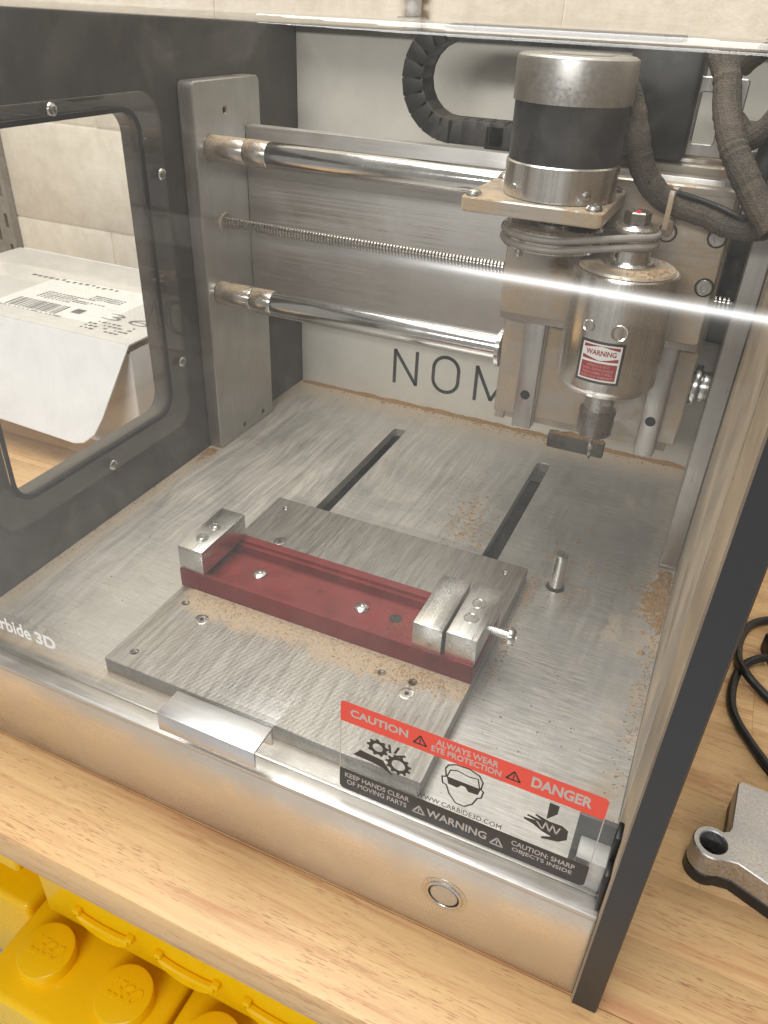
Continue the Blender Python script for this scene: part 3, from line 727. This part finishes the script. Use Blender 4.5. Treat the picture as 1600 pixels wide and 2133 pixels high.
txt('KEEP HANDS CLEAR', 293.2, 329.4, 21.8, 25.4, 'p_grey', 0.12); txt('OF MOVING PARTS', 294.4, 328.2, 16.6, 20.2, 'p_grey', 0.12)
txt('WARNING', 339.2, 370.8, 17.2, 22.8, 'p_grey', 0.2)
txt('CAUTION: SHARP', 383.2, 414, 21.6, 25.2, 'p_grey', 0.12); txt('OBJECTS INSIDE', 384, 413.4, 16.6, 20.2, 'p_grey', 0.12)
def tri(cx, cz, r, mt):
    P = [(cx + r * math.cos(math.radians(a)), cz + r * math.sin(math.radians(a))) for a in (90, 210, 330, 90)]
    pr('decal_print', join(stroke2d([P], 0.9, 0.04), stroke2d([[(cx, cz + 1.6), (cx, cz - 0.5)], [(cx, cz - 1.2), (cx, cz - 1.7)]], 0.7, 0.04)), mt, 0.07)
tri(332.3, 69.0, 3.7, 'p_black'); tri(378.2, 68.8, 3.7, 'p_black'); tri(335.0, 18.4, 3.7, 'p_grey'); tri(376.2, 18.4, 3.7, 'p_grey')
def gear(cx, cz, r, teeth, rin):
    o = []
    for i in range(teeth):
        for f, q in ((0, .8), (.2, 1), (.45, 1), (.65, .8)):
            a = 2 * math.pi * (i + f) / teeth; o.append((cx + r * q * math.cos(a), cz + r * q * math.sin(a)))
    return plate2d(o, [circ(cx, cz, rin, 18)], -.02, .02, 'xy', 0)
pr('decal_icon', gear(310.8, 53.2, 6.0, 9, 2.8), 'p_black', 0.02); pr('decal_icon', gear(322.2, 46.2, 7.0, 11, 3.6), 'p_black', 0.02)
pr('decal_icon', plate2d([(297.6, 41.5), (301.5, 46.8), (308, 46), (314, 45.4), (317, 41), (319.6, 37.0), (318.6, 37.2), (314.6, 39.6), (308, 41.0)], [], -.02, .02, 'xy', 0), 'p_black', 0.05)
pr('decal_icon', stroke2d([[(317.6, 53), (316.8, 58.5)], [(320, 54), (321.8, 58.8)], [(320.6, 52), (325.5, 54.5)]], 1.3, .04), 'p_black', 0.05)
# face with dark glasses
face = [(346.2, 57.5), (347.0, 52), (344.9, 51), (345.6, 46.5), (347.6, 46), (349.4, 40.5), (353.2, 35.6), (357.6, 35.4), (361.4, 39.4), (363.4, 45), (365.2, 46.2), (365.8, 51), (364.4, 52), (365.0, 57), (362.8, 61), (357.6, 63), (351.2, 62.6), (347.4, 60.4), (346.2, 57.5)]
pr('decal_icon', join(stroke2d([face], 0.8, .04), stroke2d([[(347.4, 52), (348.6, 57.4), (352, 58.8), (358, 57.6), (362.4, 58.4), (363.8, 52)]], 0.7, .04)), 'p_black', 0.05)
pr('decal_icon', plate2d([(347.2, 52.2), (364.4, 52.2), (363.4, 47.4), (358.6, 47.0), (356.8, 49.6), (354.8, 49.6), (353.0, 47.0), (348.4, 47.4)], [], -.02, .02, 'xy', 0), 'p_black', 0.05)
# hand under a blade
pr('decal_icon', plate2d([(386.2, 45.2), (392, 45.9), (387.6, 47.0), (387.8, 48.1), (394.6, 47.4), (391, 49.4), (391.6, 50.3), (398, 48.6), (404, 49.0), (407, 46.8), (407.4, 40.6), (404, 37.2), (396.2, 35.0), (395.8, 36.2), (400.2, 38.8), (395.6, 40.0), (391.2, 42.6), (386.6, 43.9)], [], -.02, .02, 'xy', 0), 'p_black', 0.05)
pr('decal_icon', stroke2d([[(392.5, 45.6), (395.6, 41.6), (396.6, 47.4), (398.8, 41.4), (399.9, 47.2), (402, 41.6), (403.2, 46.6)]], 0.7, .04), 'p_grey', 0.09)
pr('decal_icon', plate2d([(396.2, 61.4), (400.8, 61.2), (400.6, 55.4), (396.4, 49.6)], [], -.02, .02, 'xy', 0), 'p_black', 0.05)
txt('Carbide', 43, 81.2, 28.4, 39.2, 'p_white', 0.22); txt('3D', 84.8, 100.6, 28.4, 38.2, 'p_white', 0.4)
# latch by the right corner
lt = part('lid_latch', box(413.2, 427.6, 14.2, 27, 0.2, 24, 0.6), 'pad', mach, 'grey latch block in the front corner')
part('latch_shadow', box(409.8, 429.4, 27.2, 30, 0.2, 38, 0.6), 'black', mach)  # black slab shaped as the shadow behind the latch block
part('lid_catch', join(box(427.2, 429.8, 3, 13, 8, 34, 0.6), box(427.2, 429.8, 12, 22, 30, 50, 0.6)), 'black_clean', mach)

# ================================================================== things in and around the machine
# end mill held in the collet
em = bmesh.new(); n_ = 4; rows = []
for i in range(30):
    zz = 112.5 + i * 0.72; tw = i * 0.2
    rows.append([em.verts.new((AXX + (1.5 if k % 4 < 2 else 0.9) * min(1.0, 0.35 + i * 0.25) * math.cos(tw + k * math.pi / 4), AXY + (1.5 if k % 4 < 2 else 0.9) * min(1.0, 0.35 + i * 0.25) * math.sin(tw + k * math.pi / 4), zz)) for k in range(8)])
for a, b in zip(rows, rows[1:]):
    for k in range(8): em.faces.new((a[k], a[(k + 1) % 8], b[(k + 1) % 8], b[k]))
em.faces.new(rows[0]); em.faces.new(rows[-1]); bmesh.ops.recalc_face_normals(em, faces=em.faces)
single('end_mill', em, 'steel', 'small fluted end mill pointing down from the spindle collet', 'end mill', (AXX, AXY, 112.5))

# fixture plate
fp = thing('fixture_plate', 'square grey aluminium fixture plate lying on the bed under the red vise', 'fixture plate', (221, 135, 0))
tapped = [(127.6, 42, 2.6), (127.4, 95.6, 2.6), (127.4, 229.5, 2.4), (274.9, 95.4, 2.6), (314.2, 229, 2.4), (295.7, 96.4, 2.9)]
part('plate_body', plate2d(rrect(114.5, 328.3, 29.1, 242.2, 1.2, 2), [circ(a, b, r, 20) for a, b, r in tapped], 0.15, 11.3, 'xy', 0.35), 'plate', fp)
for a, b, r in tapped[:5]:
    part('thread', lathe([(r - .02, 0.3), (r - .02, 8.2), (r - .5, 8.6), (r - .02, 9.0), (r - .5, 9.5), (r - .02, 10.0), (r - .5, 10.5), (r, 11.0)], (a, b, 0), 'z', 20, cap=False), 'steel', fp)
csk = [(0, 10.9), (1.6, 10.9), (1.7, 11.35), (4.4, 11.45), (4.8, 11.32)]
for a, b in ((147.1, 86.1), (147.1, 187.6), (295.8, 86.1), (295.8, 187.6)):
    s_ = part('flat_screw', lathe(csk, (a, b, 0), 'z', 24, cap=False), 'screw', fp)
    part('hex_socket', lathe([(0, 11.46), (1.6, 11.46)], (a, b, 0), 'z', 6, cap=False), 'dark', s_)

# low red vise
vz = thing('low_profile_vise', 'long red anodised vise with bright metal jaws on the fixture plate', 'vise', (221, 137, 11.3))
profv = [(110.2, 11.4), (110.2, 26), (113.6, 26), (114.2, 20.8), (148.5, 20.8), (149.2, 17.6), (154.8, 17.6), (155.4, 23.6), (158.4, 23.6), (158.6, 26), (165.2, 26), (165.2, 11.4)]
vb = part('vise_body', plate2d(profv, [], 113.2, 328.4, 'yz', 0.35), 'red', vz)
socket = [(5.2, 0), (5.2, .5), (4.6, 1.3), (3.4, 1.9), (2.2, 2.1), (1.9, 1.0), (0, .9)]
for a in (163.8, 243.2): part('body_screw', lathe(socket, (a - 1.2, 134.8, 20.8), 'z', 24), 'steel', vb)
part('body_hole', lathe([(0, 20.86), (4.4, 20.86)], (266.6, 135, 0), 'z', 24, cap=False), 'dark', vb)
fj = part('fixed_jaw', box(113.4, 133.0, 111.0, 163.8, 26.1, 45, 0.22), 'jaw', vz)
for b in (125.5, 142.0):
    s_ = part('jaw_screw', lathe([(4.6, 0), (4.6, .6), (3.8, .7), (3.7, 1.6), (3.2, 2.0), (1.9, 2.0), (1.8, .9), (0, .8)], (123.2, b, 45), 'z', 24), 'steel', fj)
mj = part('moving_jaw', box(287.4, 306.6, 111.4, 164.2, 26.1, 45, 0.22), 'jaw', vz)
ej = part('end_block', box(308.8, 328.4, 112.2, 165.2, 26.1, 45, 0.22), 'jaw', vz)
for b in (131, 146.5):
    part('block_screw', lathe([(4.8, .05), (4.6, .35), (4.1, .35), (3.9, .05), (2.0, .1), (0, .1)], (318.2, b, 45), 'z', 24, cap=False), 'steel', ej)
bl_ = part('clamp_bolt', helix(328.0, 342.6, 138, 34.6, 3.1, 0.5, 1.25, 14), 'steel', vz)
part('bolt_head', lathe([(5.4, 0), (5.5, .8), (5.0, 2.6), (3.6, 3.9), (2.2, 4.3), (2.0, 2.6), (0, 2.5)], (341.8, 138, 34.6), 'x', 28), 'steel', bl_)

single('dowel_pin', lathe([(5.0, -6), (5.0, 29.2), (4.4, 30), (3.4, 30.2), (0, 29.9)], (350, 245, 0), 'z', 28), 'steel', 'short steel dowel pin standing in the bed behind the vise', 'dowel pin', (350, 245, 0))

# sawdust: crumbs and small heaps on bed, plate and block
def on_path(x, y): return True
bm = bmesh.new()
def crumb(x, y, z, s):
    a = random.uniform(0, 6.28); p = []
    for k in range(4):
        t = a + k * 1.57 + random.uniform(-.4, .4); p.append(bm.verts.new((x + s * random.uniform(.6, 1.3) * math.cos(t), y + s * random.uniform(.5, 1.1) * math.sin(t), z)))
    tp = bm.verts.new((x + random.uniform(-.3, .3) * s, y + random.uniform(-.3, .3) * s, z + s * random.uniform(.25, .8)))
    for k in range(4): bm.faces.new((p[k], p[(k + 1) % 4], tp))
def cluster(cx, cy, sx, sy, n, z=0.05, s=(0.25, 0.9), clip=None):
    for _ in range(n):
        x = random.gauss(cx, sx); y_ = random.gauss(cy, sy)
        if clip and not clip(x, y_): continue
        crumb(x, y_, z, random.uniform(*s) * random.choice((.6, .8, 1, 1, 1.5)))
bedc = lambda x, y_: 1 < x < 415 and 245 < y_ < 483 and not (139 < x < 154 and y_ < 426) and not (287 < x < 302 and y_ < 426)
cluster(262, 305, 9, 22, 60, clip=bedc, s=(.7, 1.7)); cluster(270, 280, 8, 12, 40, clip=bedc, s=(.8, 1.9)); cluster(262, 305, 10, 24, 160, clip=bedc, s=(.3, 1.1)); cluster(258, 318, 5, 7, 260, clip=bedc, s=(.12, .4)); cluster(274, 278, 8, 8, 260, clip=bedc, s=(.12, .4)); cluster(268, 275, 12, 14, 90, clip=bedc, s=(.35, 1.1)); cluster(240, 330, 20, 20, 40, clip=bedc)
cluster(215, 478, 120, 4, 900, clip=bedc, s=(.4, 1.2)); cluster(220, 470, 130, 8, 300, clip=bedc)
rb = lambda x, y_: 331 < x < 429 and 20 < y_ < 480 and not (x > 414.5 and 303 < y_ < 400)
cluster(424, 262, 6, 12, 560, clip=rb, s=(.6, 1.9)); cluster(426, 290, 4, 8, 160, clip=rb, s=(.5, 1.4)); cluster(427, 180, 3, 40, 260, clip=rb); cluster(425, 120, 4, 40, 160, clip=rb)
cluster(418, 270, 9, 16, 1500, clip=rb, s=(.1, .4)); cluster(358, 238, 9, 8, 700, clip=lambda x, y_: rb(x, y_) and (x - 350) ** 2 + (y_ - 245) ** 2 > 56, s=(.08, .3)); cluster(427, 200, 3, 50, 700, clip=rb, s=(.1, .4)); cluster(334, 200, 3, 30, 700, clip=rb, s=(.1, .35)); cluster(405, 258, 12, 10, 60, clip=rb); cluster(356, 238, 10, 10, 110, clip=lambda x, y_: rb(x, y_) and (x - 350) ** 2 + (y_ - 245) ** 2 > 60); cluster(370, 300, 30, 30, 90, clip=rb); cluster(380, 140, 30, 60, 70, clip=rb)
cluster(345, 268, 16, 10, 26, clip=rb, s=(.7, 1.9)); cluster(360, 290, 22, 12, 26, clip=rb, s=(.6, 1.6)); cluster(422, 240, 6, 14, 60, clip=rb, s=(.9, 2.2)); cluster(333, 232, 3, 12, 120, clip=rb, s=(.4, 1.4)); cluster(334, 160, 3, 30, 220, clip=rb)
lb = lambda x, y_: 1 < x < 112 and 20 < y_ < 480 and not (x < 15 and 303 < y_ < 400)
cluster(6, 290, 3, 8, 120, clip=lb, s=(.4, 1.3)); cluster(4, 180, 2, 90, 200, clip=lb); cluster(60, 150, 40, 90, 40, clip=lb)
pc = lambda x, y_: 116 < x < 327 and 31 < y_ < 109.8
cluster(150, 105, 16, 4, 1100, 11.33, (.08, .26), pc); cluster(200, 107, 40, 3, 1200, 11.33, (.08, .26), pc); cluster(298, 103, 20, 6, 2200, 11.33, (.08, .3), pc); cluster(150, 103, 14, 5, 160, 11.35, (.2, .6), pc); cluster(200, 104, 40, 5, 300, 11.35, (.2, .6), pc); cluster(290, 102, 22, 7, 480, 11.35, (.25, .8), pc)
cluster(300, 90, 14, 10, 130, 11.35, (.2, .6), pc); cluster(220, 70, 60, 20, 60, 11.35, (.15, .4), pc)
vc = lambda x, y_: 135 < x < 286 and 115 < y_ < 148
cluster(210, 131, 50, 9, 320, 20.84, (.12, .35), vc); cluster(276, 130, 8, 9, 260, 20.84, (.15, .4), vc)
jc = lambda x, y_: 288 < x < 328 and 113 < y_ < 163 and not 306 < x < 309.5
cluster(310, 145, 12, 12, 160, 45.05, (.15, .5), jc)
cluster(366, 236, 7, 9, 420, 240.6, (.3, .9), lambda x, y_: 262 < (x - AXX) ** 2 + (y_ - AXY) ** 2 < 740)
cluster(336, 302.5, 13, 1.8, 420, 96.05, (.5, 1.3), lambda x, y_: 316 < x < 357 and 299.5 < y_ < 305.6)
def mound(cx, cy, rx, ry, h, z=0.03, n=22, clip=None):
    seed = random.uniform(0, 100); V = {}
    from mathutils import noise as mn
    for i in range(n + 1):
        for j in range(n + 1):
            u = 2 * i / n - 1; v = 2 * j / n - 1
            f = 1 - (u * u + v * v); q = mn.fractal(Vector((u * 2.2 + seed, v * 2.2, seed)), 0.8, 2.0, 4)
            V[i, j] = (cx + u * rx, cy + v * ry, z + h * (f * .75 + q * .55 - .12))
    ids = {}
    for i in range(n):
        for j in range(n):
            qd = [(i, j), (i + 1, j), (i + 1, j + 1), (i, j + 1)]
            if max(V[k][2] for k in qd) < z: continue
            if clip and not all(clip(V[k][0], V[k][1]) for k in qd): continue
            for k in qd:
                if k not in ids: ids[k] = bm.verts.new((V[k][0], V[k][1], max(V[k][2], z - .02)))
            bm.faces.new([ids[k] for k in qd])
mound(424, 288, 7, 16, 3.2, clip=rb); mound(421, 262, 9, 12, 2.6, clip=rb); mound(428, 238, 3, 12, 1.6, clip=rb)
 
mound(7, 296, 6, 8, 2.0, clip=lb)
for k_ in range(9): mound(30 + 46 * k_, 481, 30, 4.5, 2.2, clip=lambda x, y_: 1 < x < 429 and y_ < 484)
mound(337, 302.5, 19, 3.2, 2.4, 96.03, clip=lambda x, y_: 316 < x < 357 and 299.3 < y_ < 305.7)
o = struct('sawdust', bm, 'sawdust', 'stuff'); o['label'] = 'brown sawdust crumbs scattered over the bed and plate'

# white cardboard box seen through the left window
bx = thing('cardboard_box', 'white cardboard box with shipping labels and an open front flap, seen through the side window', 'box', (-300, 455, ZB))
part('carton', box(-478, -126, 354, 566, ZB + 0.1, 58, 2.0), 'card_in', bx)
part('carton_side', join(box(-125.9, -124.4, 353, 567, ZB + .2, 52, 0.5), box(-478, -125, 352.2, 353.9, ZB + .2, 50, 0.5)), 'card', bx)
part('top_flap', box(-480, -124, 352, 560, 58.2, 61, 1.0), 'card_top', bx)
part('packing_tape', box(-480, -124.2, 455, 503, 61.02, 61.12, 0), 'tape', bx)
part('back_edge', box(-478, -126, 561, 567, 52, 60, 1.5), 'card', bx)
th = math.radians(58); L_ = 108
fl = plate2d([(-480, 0), (-123.5, 0), (-129, -40), (-134, -78), (-139, -96), (-150, -L_ + 1), (-162, -L_ - 2), (-250, -L_ + 1), (-480, -L_ + 4)], [], -1.1, 1.1, 'xy', 0.5)
part('front_flap', xf(fl, Matrix.Translation((0, 351.5, 60)) @ Matrix.Rotation(th, 4, 'X')), 'card', bx)
def on_top(x, yv, w_, h_, rot=0.0):
    b = box(-w_ / 2, w_ / 2, -h_ / 2, h_ / 2, 0, 0.12, 0); return xf(b, Matrix.Translation((x, yv, 61.02)) @ Matrix.Rotation(rot, 4, 'Z'))
lab = part('label_sheet', on_top(-265, 432, 150, 105, 0.02), 'p_white', bx)
def ink(lst, nm='label_print'):
    bs = []
    for x, yv, w_, h_ in lst:
        b = on_top(x, yv, w_, h_, 0.02); xf(b, Matrix.Translation((0, 0, 0.13))); bs.append(b)
    part(nm, join(*bs), 'p_ink', lab)
bars = []; x = -322
while x < -252:
    w_ = random.choice((0.8, 1.2, 2.0, 2.8)); bars.append((x, 396, w_, 26)); x += w_ + random.choice((1.0, 1.6, 2.4))
ink(bars, 'barcode')
ink([(-325 + 6.5 * i + random.uniform(-1, 1), 380, random.uniform(2, 5.5), 2) for i in range(14)])
for r_ in range(5): ink([(-310 + i * 5.4, 420 + r_ * 4.5, random.uniform(2, 5), 2.6) for i in range(9 + r_ % 3 * 4)])
ink([(-234, 402, 13, 13)], 'stamp')
for r_ in range(3): ink([(-252 + i * 5, 442 + r_ * 5, random.uniform(2, 4.6), 2.8) for i in range(9)])
for r_ in range(4): ink([(-200 + i * 6.5, 368 + r_ * 7, random.choice((2, 4, 5.2)), 3.2) for i in range(9) if random.random() > .25])
t_ = text_bm('36', -200, -140, 398, 416, 0.1, -0.15); part('handwriting', xf(t_, Matrix.Translation((0, 0, 61.2))), 'p_ink', bx)
ink([(-372 + i * 9, 478 + random.uniform(-2, 2), random.uniform(3, 7), 5) for i in range(15)])

# cast bracket on the bench
bk = thing('cast_bracket', 'grey metal bracket with a round eyelet on a black pad at the right', 'bracket', (530, 120, ZB))
def bracket_outline(g=0.0):
    pts = [(592, 152.5), (592, 62), (512, 91.8 - g), (499, 96.6 - g), (494.5, 96.0 - g)]
    cx, cy, r = 484.6, 104.6, 11.2 + g
    for a in range(-55, -310, -15): pts.append((cx + r * math.cos(math.radians(a)), cy + r * math.sin(math.radians(a))))
    pts += [(492.4, 116.4 + g), (493.8 - g * .4, 120), (495.4, 155.5), (496.6, 157.4), (498.8, 157.8)]
    return pts[::-1]
part('bracket_body', plate2d(bracket_outline(), [circ(484.8, 104.8, 7.6, 32)], -56.4, -40, 'xy', 0.6), 'cast', bk)
part('rubber_pad', plate2d(bracket_outline(0.2), [], ZB + 0.1, -56.5, 'xy', 0.4), 'black_clean', bk)

# black lead with its plug
cb = thing('power_lead', 'coiled black cable with a square plug on the bench by the machine', 'cable', (505, 290, ZB))
part('lead', tube([(600, 372, -62), (540, 372, -62), (515, 366, -62), (500, 352, -62), (493, 331, -62), (492, 305, -61), (496, 287, -57.5), (506, 276, -60), (520, 265, -62), (545, 250, -62), (590, 235, -62)], 3.3, 12), 'black_clean', cb)
part('lead', tube([(512, 310, -58), (504, 305, -60), (496, 295, -62), (491.5, 278, -62), (490.5, 255, -62), (494, 238, -62), (503, 221, -62), (518, 200, -62), (545, 170, -62), (580, 150, -62)], 3.3, 12), 'black_clean', cb)
part('plug', xf(box(-15, 15, -13, 13, ZB + 0.2, -48, 2.5), Matrix.Translation((526, 322, 0)) @ Matrix.Rotation(0.35, 4, 'Z')), 'black_clean', cb)

# yellow storage bricks under the bench
def storage(nm, label, x0, x1, y0, y1, z0, z1, studs, r=36, sh=20):
    t = thing(nm, label, 'storage brick', ((x0 + x1) / 2, (y0 + y1) / 2, z0), 'yellow storage bricks under the bench')
    b = part('brick_body', box(x0, x1, y0, y1, z0, z1, 9, 4), 'yellow', t)
    for sx_, sy_ in studs:
        s = part('stud', lathe([(r, -1), (r, sh - 3), (r - .9, sh - .9), (r - 3, sh), (0, sh)], (sx_, sy_, z1), 'z', 56, cap=False), 'yellow', t)
        rim = []
        tb = text_bm('LEGO', -22, 22, -10, 12, 1.6, 0.35)
        for v in tb.verts: v.co.x += v.co.y * 0.25
        part('raised_letter', xf(tb, Matrix.Translation((sx_ + 1, sy_, z1 + sh + 0.2))), 'yellow', s)
    return t
ZS = -685
storage('storage_brick', 'yellow storage brick with two round lettered studs below the bench edge', -228, 18, 24, 270, ZS - 180, ZS, [(-164, 88), (-41, 88)])
storage('storage_brick', 'yellow storage brick at the lower picture edge right of the studded one', 24, 270, 24, 270, ZS - 180, ZS, [(87, 88), (210, 88)])
ub = storage('storage_brick', 'upper yellow storage brick stacked behind the studs with curved ridges', -200, 250, 128, 330, ZS + 20.5, ZS + 195, [])
for cx_ in (-92, 33, 158):
    A = [math.radians(a) for a in range(180, 361, 12)]
    cres = [(cx_ + 43 * math.cos(a), ZS + 74 + 32 * math.sin(a)) for a in A] + [(cx_ + 40 * math.cos(a), ZS + 74 + 9 * math.sin(a)) for a in A[::-1]]
    part('curved_ridge', plate2d(cres, [], -119, -129, 'xz', 2.5), 'yellow', ub)
    for sg in (-1, 1): part('ridge_tab', box(cx_ + sg * 41 - 5, cx_ + sg * 41 + 5, 119.5, 128.5, ZS + 69, ZS + 80, 2), 'yellow', ub)
fb = storage('storage_brick', 'yellow storage brick at far left, half in shadow under the bench', -460, -231, 120, 330, ZS - 180, ZS + 10, [])
part('brick_rim', box(-460, -236, 130, 330, ZS + 70, ZS + 110, 8, 3), 'yellow', fb)
part('brick_recess', box(-450, -252, 185, 325, ZS + 8, ZS + 72, 2), 'yellow', fb)
